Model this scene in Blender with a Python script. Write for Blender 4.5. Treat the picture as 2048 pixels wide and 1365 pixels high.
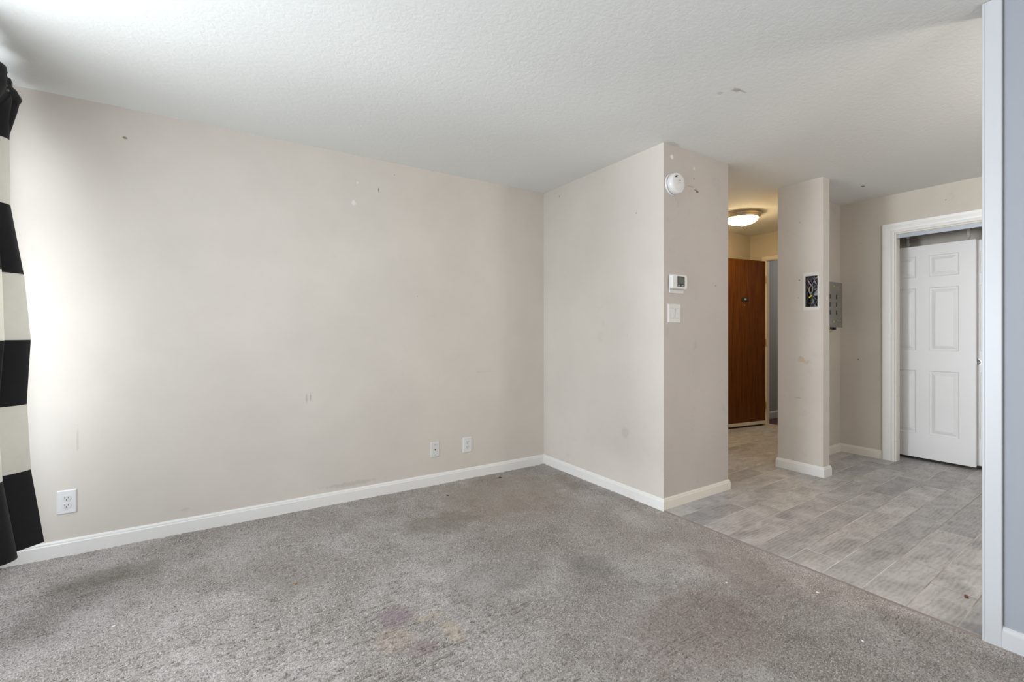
import bpy, bmesh, math, random
import numpy as np
from mathutils import Vector, Matrix

for o in list(bpy.data.objects):
    bpy.data.objects.remove(o, do_unlink=True)
C = bpy.context.scene.collection
S = bpy.context.scene
PI = math.pi

# ------------------------------------------------------------------ camera
CAM_H = 1.172
cd = bpy.data.cameras.new('camera')
cam = bpy.data.objects.new('camera', cd)
C.objects.link(cam)
cd.sensor_width = 36.0
cd.lens = 915.03 / 2048 * 36.0
cd.shift_y = -(682.5 - 666.57) / 2048
cd.clip_start = 0.02
cam.location = (0, 0, CAM_H)
cam.rotation_euler = (PI / 2, 0, -math.radians(32.684))
S.camera = cam

# ------------------------------------------------------------------ world, daylight, exposure
w = bpy.data.worlds.new('sky')
S.world = w
w.use_nodes = True
bg = w.node_tree.nodes['Background']
bg.inputs[0].default_value = (0.78, 0.88, 1.0, 1)
bg.inputs[1].default_value = 1.0

def area(name, loc, rot, sx, sy, power, col):
    l = bpy.data.lights.new(name, 'AREA')
    l.shape = 'RECTANGLE'
    l.size = sx
    l.size_y = sy
    l.energy = power
    l.color = col
    o = bpy.data.objects.new(name, l)
    o.location = loc
    o.rotation_euler = rot
    C.objects.link(o)
    return o

# daylight through the glass patio door in the left wall, then added fill lights
area('patio_daylight', (-1.12, 1.95, 1.46), (0, -PI / 2, 0), 1.75, 2.35, 80, (0.90, 0.96, 1.0))
area('added_rear_fill', (0.8, -2.33, 1.35), (PI / 2, 0, 0), 1.9, 1.4, 62, (1.0, 0.95, 0.90))  # added fill from behind the camera
area('added_kitchen_window_fill', (3.9, -2.33, 1.4), (PI / 2, 0, 0), 1.4, 1.2, 10, (1.0, 0.95, 0.90))  # added fill from the unseen kitchen side
area('added_corridor_fill', (7.4, 2.8, 2.4), (0, 0, 0), 0.4, 0.4, 14, (1.0, 0.96, 0.9))  # added fill that brightens the corridor, no fixture there
kl = bpy.data.lights.new('added_kitchen_fill', 'POINT')
kl.energy = 50; kl.shadow_soft_size = 0.14; kl.color = (1.0, 0.93, 0.84)
ko = bpy.data.objects.new('added_kitchen_fill', kl); ko.location = (3.3, -0.4, 2.04); C.objects.link(ko)  # added point light, lifts the tile side of the room
# added area light far outside the patio door, set low to lift the far side
bk = area('added_outdoor_light', (-10.0, 3.55, 0.75), (0, 0, 0), 2.6, 1.8, 900, (0.88, 0.94, 1.0))
bk.rotation_euler = (Vector((5.4, 1.4, 0.9)) - Vector((-10.0, 3.55, 0.75))).to_track_quat('-Z', 'Y').to_euler()

S.view_settings.view_transform = 'Standard'
S.view_settings.look = 'None'
S.view_settings.exposure = 0.0
S.view_settings.gamma = 1.0
S.view_settings.use_curve_mapping = False

# ------------------------------------------------------------------ plan (metres)
H = 2.44
XW = -0.95          # window wall
YA = 3.345          # long wall
XB = 2.489          # short return wall
YC = 2.0145         # thermostat wall
XC2 = 3.22          # its free end
XP, XP2 = 4.123, 4.234      # pillar
YP1, YP2 = 1.759, 2.115
XD, YD = 5.197, 2.065       # closet wall, breaker wall
XE, YE = 5.868, 3.364       # entry end wall, entry side wall
YR = -2.2           # rear wall
ZC = -0.016         # carpet top
BB = 0.083          # baseboard height

# ------------------------------------------------------------------ mesh helpers
class G:
    def __init__(s):
        s.bm = bmesh.new()
    def quad(s, *p):
        return s.bm.faces.new([s.bm.verts.new(q) for q in p])
    def box(s, x0, x1, y0, y1, z0, z1):
        v = [s.bm.verts.new((x, y, z)) for x in (x0, x1) for y in (y0, y1) for z in (z0, z1)]
        for f in ((0, 1, 3, 2), (4, 6, 7, 5), (0, 4, 5, 1), (2, 3, 7, 6), (0, 2, 6, 4), (1, 5, 7, 3)):
            s.bm.faces.new([v[i] for i in f])
        return s
    def lathe(s, prof, c=(0, 0, 0), axis='z', n=40, cap0=True, cap1=True):
        c = Vector(c)
        def P(r, h, a):
            x, y = r * math.cos(a), r * math.sin(a)
            if axis == 'z': return c + Vector((x, y, h))
            if axis == 'y': return c + Vector((x, -h, y))     # h runs towards -Y
            return c + Vector((-h, x, y))                     # h runs towards -X
        rings = []
        for r, h in prof:
            if r < 1e-6:
                rings.append([s.bm.verts.new(P(0, h, 0))])
            else:
                rings.append([s.bm.verts.new(P(r, h, 2 * PI * k / n)) for k in range(n)])
        for a, b in zip(rings, rings[1:]):
            for k in range(n):
                q = [a[k % len(a)], a[(k + 1) % n % len(a)], b[(k + 1) % n % len(b)], b[k % len(b)]]
                u = []
                for v in q:
                    if v not in u: u.append(v)
                if len(u) > 2: s.bm.faces.new(u)
        if cap0 and len(rings[0]) > 1: s.bm.faces.new(rings[0])
        if cap1 and len(rings[-1]) > 1: s.bm.faces.new(rings[-1])
        return s
    def tube(s, pts, r, n=10):
        pts = [Vector(p) for p in pts]
        rings = []
        up = Vector((0.13, 0.21, 0.97)).normalized()
        for i, p in enumerate(pts):
            t = (pts[min(i + 1, len(pts) - 1)] - pts[max(i - 1, 0)]).normalized()
            a = t.cross(up)
            if a.length < 0.1: a = t.cross(Vector((1, 0, 0)))
            a.normalize(); b = t.cross(a)
            rr = r[i] if isinstance(r, (list, tuple)) else r
            rings.append([s.bm.verts.new(p + rr * (math.cos(2 * PI * k / n) * a + math.sin(2 * PI * k / n) * b)) for k in range(n)])
        for a, b in zip(rings, rings[1:]):
            for k in range(n):
                s.bm.faces.new((a[k], a[(k + 1) % n], b[(k + 1) % n], b[k]))
        s.bm.faces.new(rings[0]); s.bm.faces.new(rings[-1])
        return s
    def prism_y(s, outline, y0, y1):                       # outline in (x, z)
        a = [s.bm.verts.new((x, y0, z)) for x, z in outline]
        b = [s.bm.verts.new((x, y1, z)) for x, z in outline]
        n = len(a)
        s.bm.faces.new(a); s.bm.faces.new(b)
        for k in range(n):
            s.bm.faces.new((a[k], a[(k + 1) % n], b[(k + 1) % n], b[k]))
        return s
    def build(s, name, mat, parent=None, loc=None, rot=None, bevel=0, segs=2, smooth=False):
        bm = s.bm
        bmesh.ops.recalc_face_normals(bm, faces=bm.faces)
        if bevel:
            ed = [e for e in bm.edges if len(e.link_faces) == 2 and e.calc_face_angle(0) > 0.5]
            bmesh.ops.bevel(bm, geom=ed, offset=bevel, segments=segs, profile=0.5, affect='EDGES', clamp_overlap=True)
        me = bpy.data.meshes.new(name)
        bm.to_mesh(me); bm.free()
        if smooth:
            me.polygons.foreach_set('use_smooth', [True] * len(me.polygons))
            try: me.set_sharp_from_angle(angle=math.radians(38))
            except Exception: pass
        mats = mat if isinstance(mat, (list, tuple)) else [mat]
        for m in mats: me.materials.append(m)
        o = bpy.data.objects.new(name, me)
        C.objects.link(o)
        if parent: o.parent = parent
        if loc: o.location = loc
        if rot: o.rotation_euler = rot
        return o

def tag(o, label=None, cat=None, group=None, kind=None):
    if label: o['label'] = label
    if cat: o['category'] = cat
    if group: o['group'] = group
    if kind: o['kind'] = kind
    return o

def empty(name, loc, rz=0, label=None, cat=None, group=None, kind=None):
    o = bpy.data.objects.new(name, None)
    o.empty_display_size = 0.1
    o.location = loc; o.rotation_euler = (0, 0, rz)
    C.objects.link(o)
    return tag(o, label, cat, group, kind)

# ------------------------------------------------------------------ material helpers
class M:
    def __init__(s, name, col=(0.5, 0.5, 0.5), rough=0.5, metal=0.0, spec=0.5):
        s.m = bpy.data.materials.new(name)
        s.m.use_nodes = True
        s.t = s.m.node_tree
        s.b = s.t.nodes['Principled BSDF']
        s.b.inputs['Base Color'].default_value = (*col, 1)
        s.b.inputs['Roughness'].default_value = rough
        s.b.inputs['Metallic'].default_value = metal
        s.b.inputs['Specular IOR Level'].default_value = spec
    def n(s, typ, **kw):
        nd = s.t.nodes.new(typ)
        for k, v in kw.items():
            if k in nd.inputs: nd.inputs[k].default_value = v
            else: setattr(nd, k, v)
        return nd
    def l(s, a, b):
        s.t.links.new(a, b)
    def coord(s, kind='Object'):
        return s.n('ShaderNodeTexCoord').outputs[kind]
    def mapping(s, vec, loc=(0, 0, 0), rot=(0, 0, 0), scale=(1, 1, 1)):
        mp = s.n('ShaderNodeMapping')
        mp.inputs['Location'].default_value = loc
        mp.inputs['Rotation'].default_value = rot
        mp.inputs['Scale'].default_value = scale
        s.l(vec, mp.inputs['Vector'])
        return mp.outputs[0]
    def noise(s, vec, scale, detail=3, rough=0.5, dist=0.0):
        nd = s.n('ShaderNodeTexNoise')
        nd.inputs['Scale'].default_value = scale
        nd.inputs['Detail'].default_value = detail
        nd.inputs['Roughness'].default_value = rough
        nd.inputs['Distortion'].default_value = dist
        s.l(vec, nd.inputs['Vector'])
        return nd.outputs['Fac']
    def ramp(s, fac, stops):
        r = s.n('ShaderNodeValToRGB')
        e = r.color_ramp.elements
        while len(e) < len(stops): e.new(0.5)
        for k, (p, c) in enumerate(stops):
            e[k].position = p
            e[k].color = (c, c, c, 1) if not isinstance(c, tuple) else (*c, 1)
        s.l(fac, r.inputs[0])
        return r.outputs[0]
    def mix(s, fac, a, b, mode='MIX'):
        m = s.n('ShaderNodeMix', data_type='RGBA', blend_type=mode)
        for sock, v in ((m.inputs[0], fac), (m.inputs[6], a), (m.inputs[7], b)):
            if isinstance(v, (int, float)): sock.default_value = v
            elif isinstance(v, tuple): sock.default_value = (*v, 1)
            else: s.l(v, sock)
        return m.outputs[2]
    def math(s, op, a, b=None, clamp=False):
        m = s.n('ShaderNodeMath', operation=op, use_clamp=clamp)
        for k, v in enumerate((a, b)):
            if v is None: continue
            if isinstance(v, (int, float)): m.inputs[k].default_value = v
            else: s.l(v, m.inputs[k])
        return m.outputs[0]
    def col(s, sock):
        s.l(sock, s.b.inputs['Base Color'])
    def bump(s, height, strength=0.3, dist=0.002):
        b = s.n('ShaderNodeBump')
        b.inputs['Strength'].default_value = strength
        b.inputs['Distance'].default_value = dist
        s.l(height, b.inputs['Height'])
        s.l(b.outputs[0], s.b.inputs['Normal'])
    def spot(s, base, vec, c, r, col, strength, warp=None):
        """a stain or mark of its own shape: ellipsoid mask round c with radii r"""
        mp = s.n('ShaderNodeMapping', vector_type='POINT')
        if max(r[0], r[1], r[2]) <= 0.05 and sorted(r)[1] < 0.013:
            r = tuple(q * 0.68 if q < 0.045 else q for q in r)
        mp.inputs['Scale'].default_value = tuple(1 / q for q in r)
        mp.inputs['Location'].default_value = tuple(-a / q for a, q in zip(c, r))
        s.l(vec, mp.inputs['Vector'])
        ln = s.n('ShaderNodeVectorMath', operation='LENGTH')
        s.l(mp.outputs[0], ln.inputs[0])
        d = ln.outputs['Value']
        if warp is not None:
            d = s.math('ADD', d, s.math('MULTIPLY', s.math('SUBTRACT', warp, 0.5), 1.6))
        mr = s.n('ShaderNodeMapRange', interpolation_type='SMOOTHSTEP')
        mr.inputs['From Min'].default_value = 1.0
        mr.inputs['From Max'].default_value = 0.45
        mr.inputs['To Min'].default_value = 0.0
        mr.inputs['To Max'].default_value = strength
        s.l(d, mr.inputs['Value'])
        return s.mix(mr.outputs[0], base, col)

def wall_material(name, base, marks=(), mottle=0.05, grime=0.0, bump=0.25):
    m = M(name, base, 0.55, spec=0.3)
    v = m.coord()
    lo = tuple(x * (1 - mottle) for x in base)
    hi = tuple(min(1, x * (1 + mottle)) for x in base)
    c = m.mix(m.ramp(m.noise(v, 1.7, 4, 0.6), [(0.35, 0.0), (0.65, 1.0)]), lo, hi)
    if grime:
        g = m.ramp(m.noise(v, 9, 6, 0.7), [(0.56, 0.0), (0.72, 1.0)])
        g2 = m.ramp(m.noise(m.mapping(v, scale=(2.3, 2.3, 0.4)), 2.0, 3), [(0.5, 0.0), (0.7, 1.0)])
        c = m.mix(m.math('MULTIPLY', m.math('MULTIPLY', g, g2), grime), c, tuple(x * 0.6 for x in base))
        sp = m.ramp(m.noise(v, 55, 2, 0.5), [(0.74, 0.0), (0.78, 1.0)])
        c = m.mix(m.math('MULTIPLY', sp, grime * 1.2), c, tuple(x * 0.45 for x in base))
    warp = m.noise(v, 40, 3) if marks else None
    for (cc, r, colr, st) in marks:
        c = m.spot(c, v, cc, r, colr, st, warp)
    m.col(c)
    m.bump(m.noise(v, 230, 3, 0.6), bump, 0.0012)
    return m.m

WALLC = (0.645, 0.60, 0.548)
DK = (0.16, 0.13, 0.10)
WH = (0.85, 0.84, 0.81)
back_marks = [((-0.441, YA, 2.272), (0.016, .05, 0.008), (0.25, 0.17, 0.08), .9),
              ((0.986, YA, 2.22), (0.006, .05, 0.022), DK, .9),
              ((1.105, YA, 2.352), (0.007, .05, 0.006), DK, .8),
              ((0.808, YA, 2.101), (0.022, .05, 0.022), WH, .6),
              ((0.836, YA, 2.245), (0.008, .05, 0.012), WH, .6),
              ((0.500, YA, 0.728), (0.007, .05, 0.035), (0.33, 0.3, 0.28), .5),
              ((0.525, YA, 0.735), (0.007, .05, 0.035), (0.33, 0.3, 0.28), .5),
              ((0.784, YA, 0.105), (0.26, .05, 0.018), (0.36, 0.33, 0.31), .3),
              ((-0.64, YA, 0.596), (0.005, .05, 0.09), (0.38, 0.35, 0.32), .35),
              ((1.285, YA, 1.454), (0.007, .05, 0.007), (0.4, 0.15, 0.1), .8),
              ((-0.17, YA, 0.12), (0.03, .05, 0.012), (0.4, 0.36, 0.32), .3),
              ((1.9, YA, 0.85), (0.14, .05, 0.008), (0.4, 0.37, 0.34), .2)]
m_wall_back = wall_material('warm_grey_wall_paint', WALLC, back_marks, 0.035, 0.10)
m_wall = wall_material('warm_grey_wall_paint_plain', WALLC, (), 0.03, 0.25)
m_wall_b = wall_material('warm_grey_wall_paint_return', WALLC, [((XB, 2.25, 2.02), (.05, .012, .012), DK, .6), ((XB, 2.35, 0.45), (.05, .06, .05), (0.42, 0.39, 0.36), .3), ((XB, 3.12, 2.36), (.05, .012, .012), DK, .7)], 0.03, 0.3)
m_wall_c = wall_material('warm_grey_wall_paint_shaded', (0.53, 0.487, 0.455), [  # same wall paint, with this wall's shade put into the colour
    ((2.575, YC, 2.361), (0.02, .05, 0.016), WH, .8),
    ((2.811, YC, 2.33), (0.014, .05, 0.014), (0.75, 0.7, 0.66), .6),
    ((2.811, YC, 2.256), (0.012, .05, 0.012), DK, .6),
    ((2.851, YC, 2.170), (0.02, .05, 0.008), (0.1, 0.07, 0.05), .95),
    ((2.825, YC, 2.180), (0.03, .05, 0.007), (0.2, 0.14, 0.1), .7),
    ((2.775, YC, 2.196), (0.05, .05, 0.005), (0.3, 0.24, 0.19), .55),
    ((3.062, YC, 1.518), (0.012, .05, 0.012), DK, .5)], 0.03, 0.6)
m_pillar = wall_material('warm_grey_wall_paint_pillar', WALLC, [
    ((XP, 1.925, 0.955), (.05, 0.035, 0.03), (0.5, 0.34, 0.2), .45),
    ((XP, 1.88, 0.93), (.05, 0.04, 0.02), (0.5, 0.34, 0.2), .4),
    ((XP, 1.934, 2.105), (.05, 0.008, 0.01), DK, .7),
    ((XP, 1.938, 1.617), (.05, 0.012, 0.012), DK, .7),
    ((XP, 1.945, 1.47), (.05, 0.009, 0.009), DK, .7),
    ((XP, 1.953, 0.625), (.05, 0.035, 0.006), (0.35, 0.32, 0.3), .6)], 0.03, 0.4)
m_wall_closet = wall_material('beige_wall_paint_closet', (0.60, 0.55, 0.485), [
    ((XD, 1.91, 0.914), (.05, 0.012, 0.012), (0.05, 0.04, 0.03), .9),
    ((XD, 1.889, 2.035), (.05, 0.008, 0.008), DK, .8),
    ((XD, 1.279, 2.303), (.05, 0.01, 0.01), DK, .5)], 0.03, 0.3)
m_wall_entry = wall_material('cream_wall_paint_entry', (0.60, 0.545, 0.45), (), 0.02, 0.1)
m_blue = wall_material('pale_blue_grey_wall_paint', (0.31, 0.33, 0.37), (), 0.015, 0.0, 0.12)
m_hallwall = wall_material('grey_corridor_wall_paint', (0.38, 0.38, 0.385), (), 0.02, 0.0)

mm = M('textured_ceiling_paint', (0.70, 0.71, 0.695), 0.8, spec=0.2)
v = mm.coord()
c = mm.mix(mm.ramp(mm.noise(v, 1.2, 4), [(0.3, 0.0), (0.7, 1.0)]), (0.79, 0.80, 0.785), (0.82, 0.83, 0.815))
warp = mm.noise(v, 30, 3)
for cc, r, colr, st in [((2.273, 1.375, H), (.028, .028, .1), (0.36, 0.34, 0.32), .7), ((2.31, 1.365, H), (.04, .01, .1), (0.36, 0.34, 0.32), .6),
                        ((2.23, 1.44, H), (.018, .018, .1), (0.5, 0.49, 0.47), .5), ((4.683, 1.691, H), (.020, .020, .1), (0.02, 0.02, 0.02), 1.0),
                        ((2.56, 2.0, H), (.09, .03, .1), (0.5, 0.49, 0.44), .5)]:
    c = mm.spot(c, v, cc, r, colr, st, warp)
mm.col(c)
hb = mm.math('ADD', mm.math('MULTIPLY', mm.noise(v, 34, 5, 0.65, 0.6), 1.2), mm.math('MULTIPLY', mm.noise(mm.mapping(v, rot=(0, 0, 0.6), scale=(1, 3, 1)), 11, 3, 0.5, 1.0), 0.8))
mm.bump(hb, 0.3, 0.005)
m_ceil = mm.m

def paint(name, col, rough=0.35, bump=0.1, scale=60, dirt=0.0):
    m = M(name, col, rough)
    v = m.coord()
    c = m.mix(m.noise(v, 5, 4), tuple(x * .97 for x in col), col)
    if dirt:
        g = m.ramp(m.noise(m.mapping(v, scale=(1, 1, 5)), 6, 6, 0.75), [(0.58, 0.0), (0.72, 1.0)])
        c = m.mix(m.math('MULTIPLY', g, dirt), c, (0.45, 0.42, 0.38))
    m.col(c)
    m.bump(m.noise(v, scale, 3), bump, 0.001)
    return m.m
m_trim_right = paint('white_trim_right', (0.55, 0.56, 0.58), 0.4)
m_trim = paint('white_semigloss_trim', (0.83, 0.82, 0.80), 0.35, 0.1, 60, 0.2)
m_trimcream = paint('cream_trim_paint', (0.78, 0.74, 0.66), 0.4, 0.15, 60, 0.25)
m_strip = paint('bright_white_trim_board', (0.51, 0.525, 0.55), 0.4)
m_door = paint('white_door_paint', (0.80, 0.80, 0.80), 0.4, 0.08, 90)
m_plastic = paint('white_plastic', (0.74, 0.74, 0.74), 0.28, 0.02)
m_plastic2 = paint('ivory_white_plastic', (0.70, 0.70, 0.68), 0.3, 0.02)
m_dark = M('dark_void', (0.01, 0.01, 0.01), 0.6).m
m_black = M('black_plastic', (0.03, 0.03, 0.035), 0.4).m
m_lcd = M('grey_display', (0.13, 0.14, 0.12), 0.25).m
m_grey = M('grey_plastic', (0.35, 0.35, 0.35), 0.4).m
m_steel = M('brushed_nickel', (0.62, 0.56, 0.47), 0.32, 1.0).m
m_chrome = M('bright_zinc', (0.75, 0.75, 0.75), 0.22, 1.0).m
m_brass = M('brass', (0.75, 0.52, 0.2), 0.3, 1.0).m
m_rod = M('dull_grey_rod_paint', (0.30, 0.30, 0.28), 0.4, 0.4).m
m_alu = M('satin_aluminium', (0.40, 0.43, 0.46), 0.4, 0.3).m

def galvanised():
    m = M('weathered_galvanised_steel', (0.36, 0.36, 0.34), 0.5, 0.55)
    v = m.coord()
    vo = m.n('ShaderNodeTexVoronoi'); vo.inputs['Scale'].default_value = 55; m.l(v, vo.inputs['Vector'])
    m.col(m.mix(vo.outputs['Distance'], (0.24, 0.235, 0.21), (0.33, 0.32, 0.29)))
    m.bump(m.noise(v, 80, 3), 0.2, 0.001)
    return m.m
m_galv = galvanised()

def wood_door():
    m = M('dark_mahogany_veneer', (0.15, 0.045, 0.01), 0.45, spec=0.25)
    v = m.coord()
    g = m.noise(m.mapping(v, scale=(14, 14, 0.7)), 3.0, 6, 0.65, 0.4)
    g2 = m.noise(m.mapping(v, scale=(60, 60, 1.5)), 4.0, 3, 0.6)
    c = m.ramp(g, [(0.3, (0.075, 0.020, 0.002)), (0.5, (0.14, 0.045, 0.004)), (0.72, (0.22, 0.078, 0.007))])
    c = m.mix(m.ramp(g2, [(0.35, 0.35), (0.6, 0.0)]), c, (0.06, 0.015, 0.003))
    m.col(c); m.bump(g2, 0.1, 0.0006)
    return m.m
m_wood = wood_door()

def tile_mat():
    m = M('grey_wood_look_porcelain', (0.4, 0.38, 0.35), 0.42, spec=0.4)
    oi = m.n('ShaderNodeObjectInfo')
    v = m.coord()
    add = m.n('ShaderNodeVectorMath', operation='ADD')
    comb = m.n('ShaderNodeCombineXYZ')
    m.l(m.math('MULTIPLY', oi.outputs['Random'], 37.0), comb.inputs[0])
    m.l(m.math('MULTIPLY', oi.outputs['Random'], 91.0), comb.inputs[1])
    m.l(v, add.inputs[0]); m.l(comb.outputs[0], add.inputs[1])
    p = add.outputs[0]
    big = m.noise(m.mapping(p, scale=(1.3, 2.2, 1)), 3.6, 6, 0.62, 0.8)
    med = m.noise(m.mapping(p, rot=(0, 0, 0.2), scale=(1, 3, 1)), 12, 8, 0.7, 1.6)
    wv = m.n('ShaderNodeTexWave', wave_type='BANDS', bands_direction='Y')
    wv.inputs['Scale'].default_value = 16
    wv.inputs['Distortion'].default_value = 7
    wv.inputs['Detail'].default_value = 3
    wv.inputs['Detail Scale'].default_value = 1.1
    m.l(m.mapping(p, scale=(0.45, 1, 1)), wv.inputs['Vector'])
    c = m.ramp(big, [(0.30, (0.25, 0.242, 0.240)), (0.48, (0.40, 0.39, 0.385)), (0.70, (0.58, 0.57, 0.565))])
    c = m.mix(m.ramp(med, [(0.34, 0.5), (0.50, 0.0)]), c, (0.23, 0.22, 0.215))
    c = m.mix(m.ramp(med, [(0.55, 0.0), (0.75, 0.5)]), c, (0.66, 0.64, 0.615))
    c = m.mix(m.math('MULTIPLY', wv.outputs['Fac'], 0.30), c, (0.60, 0.58, 0.57))
    tint = m.ramp(m.math('FRACT', m.math('MULTIPLY', oi.outputs['Random'], 7.3)), [(0.0, (0.80, 0.80, 0.82)), (0.5, (0.95, 0.95, 0.96)), (1.0, (1.06, 1.05, 1.04))])
    c = m.mix(1.0, c, tint, 'MULTIPLY')
    m.col(c)
    m.bump(m.math('ADD', wv.outputs['Fac'], med), 0.12, 0.001)
    m.l(m.ramp(med, [(0.3, 0.5), (0.7, 0.36)]), m.b.inputs['Roughness'])
    return m.m
m_tile = tile_mat()
gm = M('sanded_grout', (0.40, 0.35, 0.31), 0.9)
gv = gm.coord()
gm.col(gm.mix(gm.ramp(gm.noise(gv, 2.5, 3), [(0.4, 0.0), (0.6, 1.0)]), (0.32, 0.28, 0.25), (0.70, 0.68, 0.66)))
m_grout = gm.m

def carpet_mat():
    m = M('taupe_grey_cut_pile', (0.25, 0.22, 0.2), 1.0, spec=0.05)
    v = m.coord()
    big = m.noise(v, 1.6, 5, 0.62, 0.4)
    mid = m.noise(v, 6.5, 5, 0.65)
    c = m.ramp(big, [(0.32, (0.255, 0.22, 0.196)), (0.50, (0.35, 0.313, 0.288)), (0.68, (0.465, 0.438, 0.42))])
    c = m.mix(m.ramp(mid, [(0.30, 0.65), (0.52, 0.0)]), c, (0.20, 0.175, 0.15))
    # yarn flecks: single tufts spun in a darker brown
    fl = m.noise(v, 170, 3, 0.7)
    fl2 = m.noise(m.mapping(v, loc=(3, 7, 1)), 230, 2, 0.6)
    c = m.mix(m.ramp(fl, [(0.50, 0.0), (0.62, 0.80)]), c, (0.10, 0.078, 0.070))
    c = m.mix(m.ramp(fl2, [(0.50, 0.0), (0.66, 0.7)]), c, (0.68, 0.65, 0.63))
    warp = m.noise(v, 9, 6, 0.75)
    for cc, r, col, st in [((0.627, 1.878), (0.085, 0.085), (0.20, 0.12, 0.16), .5), ((0.576, 1.736), (0.10, 0.085), (0.50, 0.41, 0.32), .34),
                           ((0.65, 1.63), (0.075, 0.055), (0.21, 0.14, 0.15), .42), ((0.785, 1.66), (0.05, 0.10), (0.52, 0.43, 0.32), .42),
                           ((0.753, 1.80), (0.085, 0.022), (0.52, 0.43, 0.32), .42), ((1.75, 2.85), (0.75, 0.55), (0.24, 0.195, 0.14), .50),
                           ((1.16, 2.66), (0.32, 0.2), (0.17, 0.145, 0.11), .5), ((-0.45, 2.95), (0.36, 0.12), (0.17, 0.15, 0.12), .45),
                           ((0.3, 2.5), (0.3, 0.3), (0.2, 0.17, 0.15), .25), ((2.2, 1.3), (0.22, 0.35), (0.19, 0.14, 0.12), .4),
                           ((1.6, 1.15), (0.5, 0.3), (0.22, 0.16, 0.14), .35), ((1.1, 1.9), (0.35, 0.2), (0.17, 0.15, 0.13), .3),
                           ((1.6, 1.75), (0.15, 0.15), (0.13, 0.12, 0.1), .35)]:
        c = m.spot(c, v, (cc[0], cc[1], 0), (r[0], r[1], 1.0), col, st, warp)
    m.col(c)
    m.bump(m.noise(v, 420, 2, 0.7), 0.6, 0.003)
    m.b.inputs['Sheen Weight'].default_value = 0.15
    m.b.inputs['Sheen Roughness'].default_value = 0.6
    return m.m
m_carpet = carpet_mat()

def cloth(name, col, rough=0.9, tr_=0.0):
    m = M(name, col, rough, spec=0.1)
    v = m.coord()
    c = m.mix(m.noise(v, 25, 4), tuple(x * .85 for x in col), col)
    m.col(c)
    m.bump(m.noise(v, 700, 2), 0.3, 0.0006)
    m.b.inputs['Sheen Weight'].default_value = 0.1
    if tr_:
        t_ = m.n('ShaderNodeBsdfTranslucent'); t_.inputs[0].default_value = (col[0] * 1.02, col[1], col[2] * 0.98, 1)
        x_ = m.n('ShaderNodeMixShader'); x_.inputs[0].default_value = tr_
        m.l(m.b.outputs[0], x_.inputs[1]); m.l(t_.outputs[0], x_.inputs[2]); m.l(x_.outputs[0], m.t.nodes['Material Output'].inputs[0])
    return m.m
m_cblack = cloth('black_curtain_fabric', (0.026, 0.026, 0.029))
m_cwhite = cloth('off_white_curtain_fabric', (0.76, 0.75, 0.70), tr_=0.36)

gl = M('window_glass', (1, 1, 1), 0.0)
tr = gl.n('ShaderNodeBsdfTransparent'); gs = gl.n('ShaderNodeBsdfGlossy'); gs.inputs['Roughness'].default_value = 0.02
mx = gl.n('ShaderNodeMixShader'); mx.inputs[0].default_value = 0.06
gl.l(tr.outputs[0], mx.inputs[1]); gl.l(gs.outputs[0], mx.inputs[2])
gl.l(mx.outputs[0], gl.t.nodes['Material Output'].inputs[0])
m_glass = gl.m

em = M('lit_frosted_glass', (1, 0.93, 0.8), 0.3)
em.b.inputs['Emission Color'].default_value = (1.0, 0.74, 0.40, 1)
em.b.inputs['Emission Strength'].default_value = 56.0
m_lit = em.m
em2 = M('added_lamp_glass', (1, 1, 1), 0.3)  # glowing glass of the added kitchen light
em2.b.inputs['Emission Color'].default_value = (1.0, 0.93, 0.84, 1)
em2.b.inputs['Emission Strength'].default_value = 6.0
m_lit2 = em2.m

# ------------------------------------------------------------------ setting: walls, floor, ceiling
def struct(name, g, mat, label=None, **kw):
    o = g.build(name, mat, **kw)
    tag(o, label, kind='structure')
    return o

def wall_x(g, x0, x1, y0, y1, z0, z1, holes):
    """wall slab thin in X between x0,x1 with rectangular holes (ya,yb,za,zb)"""
    ys = sorted({y0, y1, *[h[0] for h in holes], *[h[1] for h in holes]})
    zs = sorted({z0, z1, *[h[2] for h in holes], *[h[3] for h in holes]})
    ok = lambda a, b: 0 <= a < len(ys) - 1 and 0 <= b < len(zs) - 1 and not any(
        h[0] - 1e-6 <= ys[a] and ys[a + 1] <= h[1] + 1e-6 and h[2] - 1e-6 <= zs[b] and zs[b + 1] <= h[3] + 1e-6 for h in holes)
    V = {}
    def vv(x, y, z):
        k = (round(x, 5), round(y, 5), round(z, 5))
        if k not in V: V[k] = g.bm.verts.new(k)
        return V[k]
    for a in range(len(ys) - 1):
        for b in range(len(zs) - 1):
            if not ok(a, b): continue
            ya, yb, za, zb = ys[a], ys[a + 1], zs[b], zs[b + 1]
            for x in (x0, x1):
                g.bm.faces.new([vv(x, ya, za), vv(x, yb, za), vv(x, yb, zb), vv(x, ya, zb)])
            for da, db, p, q in ((-1, 0, (ya, za), (ya, zb)), (1, 0, (yb, za), (yb, zb)), (0, -1, (ya, za), (yb, za)), (0, 1, (ya, zb), (yb, zb))):
                if not ok(a + da, b + db):
                    g.bm.faces.new([vv(x0, *p), vv(x1, *p), vv(x1, *q), vv(x0, *q)])
    return g

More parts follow.
